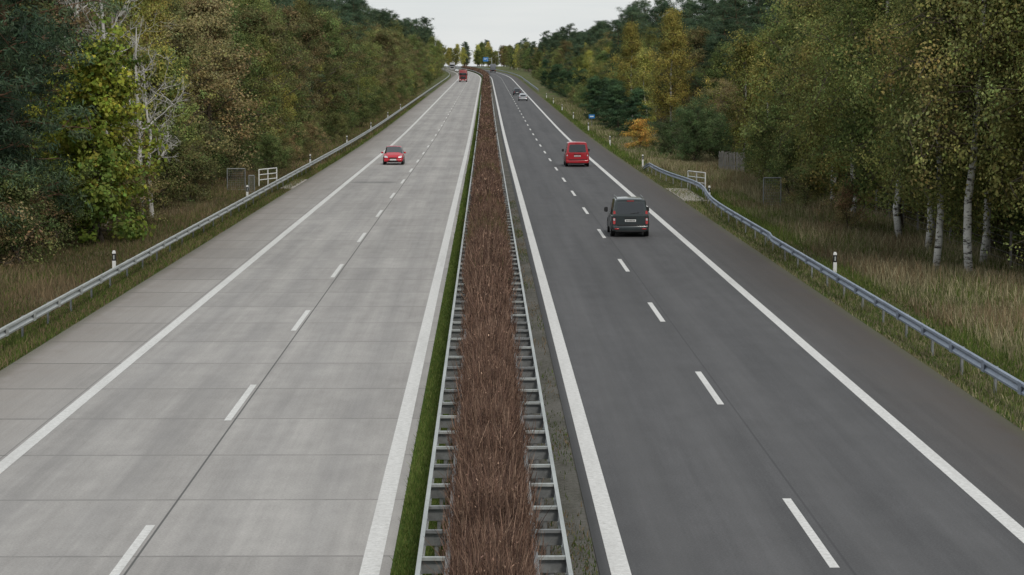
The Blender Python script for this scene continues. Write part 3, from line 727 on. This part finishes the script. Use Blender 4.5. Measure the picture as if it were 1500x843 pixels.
def loft(stations, flags):
    mb = MB(); rings = []
    for (y, dy, zb, zm, zt, zz, wl, wm, wb, wt) in stations:
        half = [(wl*.92, y, zb), (wl, y, zb+.10), (wm, y, zm), (wb+.01, y, zt-.03), (wb-.015, y, zt), (wt, y+dy, zz-.09), (wt-.05, y+dy, zz-.035), (wt-.18, y+dy, zz-.005), (0, y+dy, zz+.015)]
        ring = half+[(-a, b, c) for a, b, c in reversed(half[:-1])]
        base = len(mb.v); mb.v += ring; rings.append(base)
    n = 17
    for j in range(len(rings)-1):
        fl = flags[j]; a, b = rings[j], rings[j+1]
        for i in range(n):
            i2 = (i+1) % n
            mi = 0
            seg = i if i < 8 else (15-i if i < 16 else -1)
            if seg == -1: mi = 2
            elif seg == 4 and fl in 'sw': mi = 1
            elif seg >= 5 and fl == 'w': mi = 1
            elif seg == 0: mi = 2
            mb.f.append((a+i, a+i2, b+i2, b+i)); mb.m.append(mi)
    for base, rev in ((rings[0], True), (rings[-1], False)):
        for i in range(8):
            a, b, c, d = base+i, base+i+1, base+15-i, base+16-i
            f = (a, b, c, d) if i < 7 else (a, b, d)
            mb.f.append(f if rev else tuple(reversed(f))); mb.m.append(0)
    return mb
def wheel(parent, name, x, y, r, w=.20):
    mb = MB(); s = 1 if x > 0 else -1
    mb.tube((x-s*w, y, r), (x-s*.02, y, r), r*.98, r, 0, 28); mb.tube((x-s*.02, y, r), (x, y, r), r, r*.93, 0, 28)
    mb.tube((x, y, r), (x+s*.006, y, r), r*.66, r*.62, 1, 24); mb.tube((x, y, r), (x+s*.016, y, r), r*.16, r*.14, 1, 12)
    for i in range(5):
        a = 2*pi*i/5+.3; mb.box((x+s*.010, y+cos(a)*r*.45, r+sin(a)*r*.45), (.006, r*.14, r*.2), 2, rx=0)
    mb.obj(name, [MTYRE, MRIM, MTRIM], parent, 40)
def rpoly(cor, ch=.12):
    out = []; n = len(cor); cor = [Vector(c) for c in cor]
    for i in range(n):
        p, a, b = cor[i], cor[i-1], cor[(i+1) % n]
        la, lb = (a-p).length, (b-p).length; k = min(ch, la*.4, lb*.4)
        pa, pb = p+(a-p).normalized()*k, p+(b-p).normalized()*k
        out += [pa, (pa+pb+p*1.2)/3.2, pb]
    return out
def panel(parent, name, cor, mat, nrm, ch=.06, th=.012):
    nrm = Vector(nrm).normalized(); pts = rpoly(cor, ch); mb = MB(); n = len(pts)
    mb.v = [tuple(p+nrm*th) for p in pts]+[tuple(p-nrm*.02) for p in pts]
    mb.f.append(tuple(range(n))); mb.m.append(0)
    for i in range(n): j = (i+1) % n; mb.f.append((i, n+i, n+j, j)); mb.m.append(0)
    mb.obj(name, [mat], parent)
def bbox(parent, name, c, d, mat, bev=.03, rx=0, rz=0):
    mb = MB(); mb.box((0, 0, 0), d, 0, rz=rz, rx=rx); o = mb.obj(name, [mat], parent)
    o.location = c; bv = o.modifiers.new('bevel', 'BEVEL'); bv.width = bev; bv.segments = 3; bv.limit_method = 'ANGLE'
    for p in o.data.polygons: p.use_smooth = True
    return o
def vehicle(name, x, y, rz):
    e = bpy.data.objects.new(name, None); e.location = W(x, y, 0.005); e.rotation_euler[2] = rz; SC.objects.link(e); return e

def make_van(name, x, y, col, L, Wd, H, belt, rz=0., high=False, roofrails=False, metal=0.2, bumper_paint=True):
    e = vehicle(name, x, y, rz); hw = Wd/2; r = -L/2; f = L/2; mp = paint(name+'_paint', col, metal)
    rk = .14
    st = [(r+.00, rk, .34, .62, belt, H-.05, hw*.93, hw*.955, hw*.93, hw*.76),
          (r+.10, rk-.02, .27, .60, belt, H, hw*.985, hw, hw*.965, hw*.80),
          (r+.75, .03, .26, .60, belt, H+.01, hw, hw*1.005, hw*.97, hw*.81),
          (r+.85, .03, .26, .60, belt, H+.01, hw, hw*1.005, hw*.97, hw*.81),
          (r+1.85, 0, .25, .60, belt-.01, H+.01, hw, hw*1.005, hw*.97, hw*.81),
          (r+1.97, 0, .25, .60, belt-.01, H+.01, hw, hw*1.005, hw*.97, hw*.81),
          (f-1.60, -.1, .25, .60, belt-.03, H-.03, hw, hw, hw*.96, hw*.80),
          (f-.85 if not high else f-.65, -.02, .26, .60, belt-.05, belt+.10, hw*.99, hw*.99, hw*.94, hw*.80),
          (f-.25, 0, .28, .58, belt-.20, belt-.08, hw*.95, hw*.96, hw*.88, hw*.72),
          (f, 0, .34, .55, belt-.38, belt-.28, hw*.80, hw*.82, hw*.74, hw*.60)]
    mb = loft(st, 'pspspswpp'); mb.obj('body', [mp, MGLASS, MUNDER], e, 32)
    zt = H-.17; y0 = r
    def yy(z): return y0+rk*max(0, (z-belt))/(H-.14-belt)
    panel(e, 'rear_window', [(-hw*.74, yy(belt+.06), belt+.06), (hw*.74, yy(belt+.06), belt+.06), (hw*.66, yy(zt), zt), (-hw*.66, yy(zt), zt)], MGLASS, (0, -1, .15), .09)
    for s in (-1, 1):
        panel(e, 'tail_lamp', [(s*hw*.80, r-.0, belt-.42), (s*hw*.925, r, belt-.40), (s*hw*.90, yy(belt+.22), belt+.22), (s*hw*.79, yy(belt+.22), belt+.22)], MTAIL, (s*.0, -1, 0), .04, .022)
        panel(e, 'indicator_lamp', [(s*hw*.815, r, belt-.24), (s*hw*.905, r, belt-.24), (s*hw*.905, r, belt-.14), (s*hw*.815, r, belt-.14)], MLAMP, (0, -1, 0), .02, .030)
        panel(e, 'door_mirror', [(s*(hw+.02), f-1.35, belt-.02), (s*(hw+.20), f-1.37, belt), (s*(hw+.20), f-1.37, belt+.22), (s*(hw+.02), f-1.35, belt+.24)], MTRIM, (0, -1, 0), .05, .06)
        bbox(e, 'bumper_reflector', (s*hw*.72, r-.075, .40), (.20, .02, .05), MTAIL, .006)
        if roofrails:
            mbb = MB(); mbb.tube((s*hw*.70, r+.45, H+.06), (s*hw*.70, f-1.75, H+.055), .02); [mbb.box((s*hw*.70, q, H+.03), (.04, .12, .07)) for q in (r+.5, r+1.5, f-1.85)]
            mbb.obj('roof_rail', [MGALVD], e, 40)
    bbox(e, 'rear_bumper', (0, r+.03, .42), (Wd*.95, .20, .27), mp if bumper_paint else MTRIM, .06)
    bbox(e, 'bumper_step', (0, r-.065, .57), (Wd*.70, .03, .05), MTRIM, .01)
    bbox(e, 'bumper_valance', (0, r+.02, .285), (Wd*.80, .16, .06), MTRIM, .02)
    panel(e, 'number_plate', [(-.26, r, belt-.30), (.26, r, belt-.30), (.26, r, belt-.19), (-.26, r, belt-.19)], MPLATE, (0, -1, 0), .01, .022)
    mb = MB()
    for i in range(7): mb.box((-.19+i*.062, r-.026, belt-.245), (.034, .004, .07))
    mb.obj('plate_lettering', [MTRIM], e)
    panel(e, 'tailgate_handle', [(-.30, r, belt-.13), (.30, r, belt-.13), (.28, r, belt-.09), (-.28, r, belt-.09)], MTRIM, (0, -1, 0), .01, .03)
    bbox(e, 'third_brake_lamp', (0, r+.115, H-.09), (.34, .03, .035), MTAIL, .006)
    mbw = MB(); mbw.tube((.0, yy(belt+.09)-.035, belt+.09), (.42, yy(belt+.12)-.035, belt+.14), .012); mbw.obj('rear_wiper', [MTRIM], e)
    mbs = MB()
    for s in (-1, 1): mbs.box((s*hw*.775, r-.006, (belt+.62)/2-.05), (.012, .012, belt-.62+.1))
    mbs.box((0, r-.006, .60), (hw*1.5, .012, .012)); mbs.obj('tailgate_seam', [MTRIM], e)
    for s in (-1, 1):
        for q in (r+.85, f-.85):
            mb = MB(); mb.tube((s*(hw*.985-.02), q, .34), (s*(hw+.008), q, .34), .395, .385, 0, 28); mb.obj('wheel_arch', [MTRIM], e)
            wheel(e, 'wheel', s*(hw+.012), q, .325, .22)
    for s in (-1, 1):
        mb = MB(); mb.box((s*(hw*1.006), r+1.9, belt*.62), (.006, .012, belt*.7)); mb.box((s*(hw*1.006), f-1.45, belt*.62), (.006, .012, belt*.7)); mb.box((s*hw*1.012, r+2.2, belt-.16), (.03, .16, .03))
        mb.obj('door_seams', [MTRIM], e)
    bbox(e, 'underbody', (0, 0, .27), (Wd*.80, L*.86, .12), MUNDER, .03)
    for s in (-1, 1): bbox(e, 'head_lamp', (s*hw*.68, f-.12, belt-.36), (.30, .18, .16), MLAMP, .04)
    bbox(e, 'front_grille', (0, f-.01, belt-.42), (.8, .06, .14), MTRIM, .02)
    return e
make_van('dark_grey_van', 6.85, 111.6, (.034, .044, .046), 4.4, 1.80, 1.80, 1.03, roofrails=True)
make_van('red_van', 7.42, 190.2, (.42, .010, .020), 4.8, 1.92, 1.98, 1.12, high=True, metal=0.)

def make_car(name, x, y, col, L=3.9, Wd=1.68, H=1.46, rz=0., metal=0., belt=.93):
    e = vehicle(name, x, y, rz); hw = Wd/2; r = -L/2; f = L/2; mp = paint(name+'_paint', col, metal)
    st = [(r, .30, .36, .60, belt-.06, H-.22, hw*.86, hw*.88, hw*.84, hw*.60),
          (r+.14, .34, .28, .58, belt, H-.08, hw*.96, hw*.98, hw*.93, hw*.70),
          (r+.75, .12, .25, .56, belt, H, hw, hw*1.01, hw*.965, hw*.74),
          (r+.85, .12, .25, .56, belt, H, hw, hw*1.01, hw*.965, hw*.74),
          (r+1.65, 0, .24, .56, belt-.01, H+.01, hw, hw*1.01, hw*.965, hw*.75),
          (r+1.75, 0, .24, .56, belt-.01, H+.01, hw, hw*1.01, hw*.965, hw*.75),
          (f-1.80, .06, .24, .56, belt-.02, H-.03, hw, hw*1.01, hw*.96, hw*.73),
          (f-1.02, 0, .24, .56, belt-.02, belt+.07, hw, hw*1.005, hw*.95, hw*.78),
          (f-.40, 0, .25, .54, belt-.15, belt-.05, hw*.97, hw*.98, hw*.90, hw*.74),
          (f-.12, 0, .26, .50, belt-.28, belt-.19, hw*.90, hw*.91, hw*.82, hw*.66),
          (f, 0, .30, .46, belt-.36, belt-.29, hw*.78, hw*.80, hw*.72, hw*.56)]
    loft(st, 'pspspswppp').obj('body', [mp, MGLASS, MUNDER], e, 30)
    for s in (-1, 1):
        panel(e, 'head_lamp', [(s*hw*.50, f-.03, belt-.35), (s*hw*.86, f-.10, belt-.33), (s*hw*.86, f-.22, belt-.17), (s*hw*.58, f-.12, belt-.21)], MLAMP, (0, 1, .25), .04, .035)
        panel(e, 'tail_lamp', [(s*hw*.62, r, belt-.30), (s*hw*.84, r+.02, belt-.28), (s*hw*.82, r+.06, belt+.0), (s*hw*.66, r+.03, belt-.06)], MTAIL, (0, -1, 0), .04, .025)
        bbox(e, 'door_mirror', (s*(hw+.10), f-1.25, belt+.05), (.20, .12, .14), mp, .04)
        for q in (r+.68, f-.72):
            mb = MB(); mb.tube((s*(hw*.985-.02), q, .31), (s*(hw+.010), q, .31), .36, .35, 0, 28); mb.obj('wheel_arch', [MTRIM], e)
            wheel(e, 'wheel', s*(hw+.014), q, .30, .20)
        bbox(e, 'fog_lamp', (s*hw*.62, f-.02, .34), (.16, .05, .07), MTRIM, .02)
    bbox(e, 'front_bumper', (0, f-.10, .38), (Wd*.90, .26, .22), mp, .08)
    bbox(e, 'front_grille', (0, f+.0, belt-.37), (.62, .06, .09), MTRIM, .02)
    bbox(e, 'lower_intake', (0, f+.015, .33), (.85, .06, .10), MTRIM, .02)
    bbox(e, 'number_plate', (0, f+.045, .435), (.52, .015, .11), MPLATE, .003)
    bbox(e, 'rear_bumper', (0, r+.08, .42), (Wd*.90, .26, .24), mp, .08)
    bbox(e, 'rear_plate', (0, r-.06, .56), (.52, .015, .11), MPLATE, .003)
    panel(e, 'rear_window', [(-hw*.66, r+.06, belt+.02), (hw*.66, r+.06, belt+.02), (hw*.54, r+.30, H-.26), (-hw*.54, r+.30, H-.26)], MGLASS, (0, -1, .4), .06, .03)
    bbox(e, 'underbody', (0, 0, .25), (Wd*.80, L*.84, .10), MUNDER, .03)
    return e
make_car('red_car', -7.70, 193.5, (.52, .008, .025), rz=pi, L=3.7, H=1.50)
make_car('silver_car', 7.35, 462, (.48, .50, .53), metal=.4, L=4.3, Wd=1.75)
make_car('dark_car', 7.0, 522, (.05, .055, .065), metal=.2, L=4.4, Wd=1.78, H=1.6)
make_car('dark_green_car', -7.6, 985, (.03, .10, .08), rz=pi)
make_car('white_car', -8.0, 1110, (.7, .7, .7), rz=pi)

def make_truck(name, x, y, cab, box, rz=0.):
    e = vehicle(name, x, y, rz); mc = paint(name+'_paint', cab); mbx = paint(name+'_trailer_paint', box, rough=.5)
    bbox(e, 'cab', (0, 5.6, 1.95), (2.45, 2.1, 2.7), mc, .16); bbox(e, 'roof_deflector', (0, 5.1, 3.45), (2.3, 1.2, .5), mc, .18)
    bbox(e, 'windscreen', (0, 6.63, 2.45), (2.15, .08, .85), MGLASS, .04); bbox(e, 'grille', (0, 6.65, 1.35), (1.7, .08, .85), MTRIM, .04)
    bbox(e, 'front_bumper', (0, 6.62, .6), (2.45, .3, .45), mc, .08); bbox(e, 'number_plate', (0, 6.79, .55), (.52, .02, .12), MPLATE, .004)
    for s in (-1, 1):
        bbox(e, 'head_lamp', (s*.95, 6.78, .68), (.36, .04, .2), MLAMP, .015); bbox(e, 'door_mirror', (s*1.38, 6.3, 2.4), (.18, .14, .75), MTRIM, .04)
        bbox(e, 'side_window', (s*1.235, 5.9, 2.5), (.03, .9, .7), MGLASS, .01)
        for q in (5.6, 2.8, -4.2, -5.5, -6.8): wheel(e, 'wheel', s*1.22, q, .50, .32)
        bbox(e, 'tail_lamp', (s*1.0, -7.93, .95), (.4, .03, .14), MTAIL, .01)
        bbox(e, 'side_skirt', (s*1.2, -.8, .85), (.04, 4.6, .55), MGALVD, .01)
    bbox(e, 'trailer', (0, -1.9, 2.55), (2.52, 12.0, 2.75), mbx, .05); bbox(e, 'chassis', (0, -1.4, .95), (1.0, 12.4, .35), MUNDER, .03)
    bbox(e, 'rear_underrun_bar', (0, -7.85, .55), (2.3, .08, .12), MGALVD, .01)
make_truck('red_truck', -7.3, 745, (.28, .03, .03), (.22, .07, .06), pi)
make_truck('grey_truck', 7.4, 1060, (.3, .3, .3), (.16, .17, .19)); make_truck('grey_truck', -7.8, 1190, (.4, .4, .4), (.3, .3, .3), pi)

# ------------------------------------------------------------------ camera
cam = bpy.data.cameras.new('camera'); co = bpy.data.objects.new('camera', cam); SC.objects.link(co)
cam.sensor_width = 36; cam.lens = 81.24; cam.clip_end = 9000; cam.clip_start = .5
co.location = (0, 0, 8); co.rotation_euler = (radians(90)-math.atan(321.5/3385), 0, -math.atan(38/3385)); scene.camera = co

# ------------------------------------------------------------------ light
wd = bpy.data.worlds.new('World'); scene.world = wd; wd.use_nodes = True; nt = wd.node_tree
bg = nt.nodes['Background']
sky = nt.nodes.new('ShaderNodeTexSky'); sky.sky_type = 'NISHITA'; sky.sun_disc = False
SE, SR = radians(46), radians(160)
sky.sun_elevation = SE; sky.sun_rotation = SR
tc = nt.nodes.new('ShaderNodeTexCoord')
mp_ = nt.nodes.new('ShaderNodeMapping'); mp_.inputs['Scale'].default_value = (3, 3, 22); nt.links.new(tc.outputs['Generated'], mp_.inputs[0])
nz = NOISE(nt, mp_.outputs[0], 1.6, 5, .55)
cl = MIX(nt, RAMP(nt, nz, .35, .7), (6.5, 7.0, 7.3), (8.0, 8.2, 8.2))
c = MIX(nt, .88, sky.outputs[0], cl)
nt.links.new(c, bg.inputs[0]); bg.inputs[1].default_value = 0.1
sd = bpy.data.lights.new('sun', 'SUN'); sd.energy = 1.5; sd.angle = radians(12); sd.color = (1, .95, .87)
so = bpy.data.objects.new('sun', sd); SC.objects.link(so)
dirv = Vector((sin(SR)*cos(SE), cos(SR)*cos(SE), sin(SE)))
so.rotation_euler = dirv.to_track_quat('Z', 'Y').to_euler(); so.location = (0, 0, 50)
scene.view_settings.view_transform = 'Standard'; scene.view_settings.look = 'None'; scene.view_settings.exposure = 0
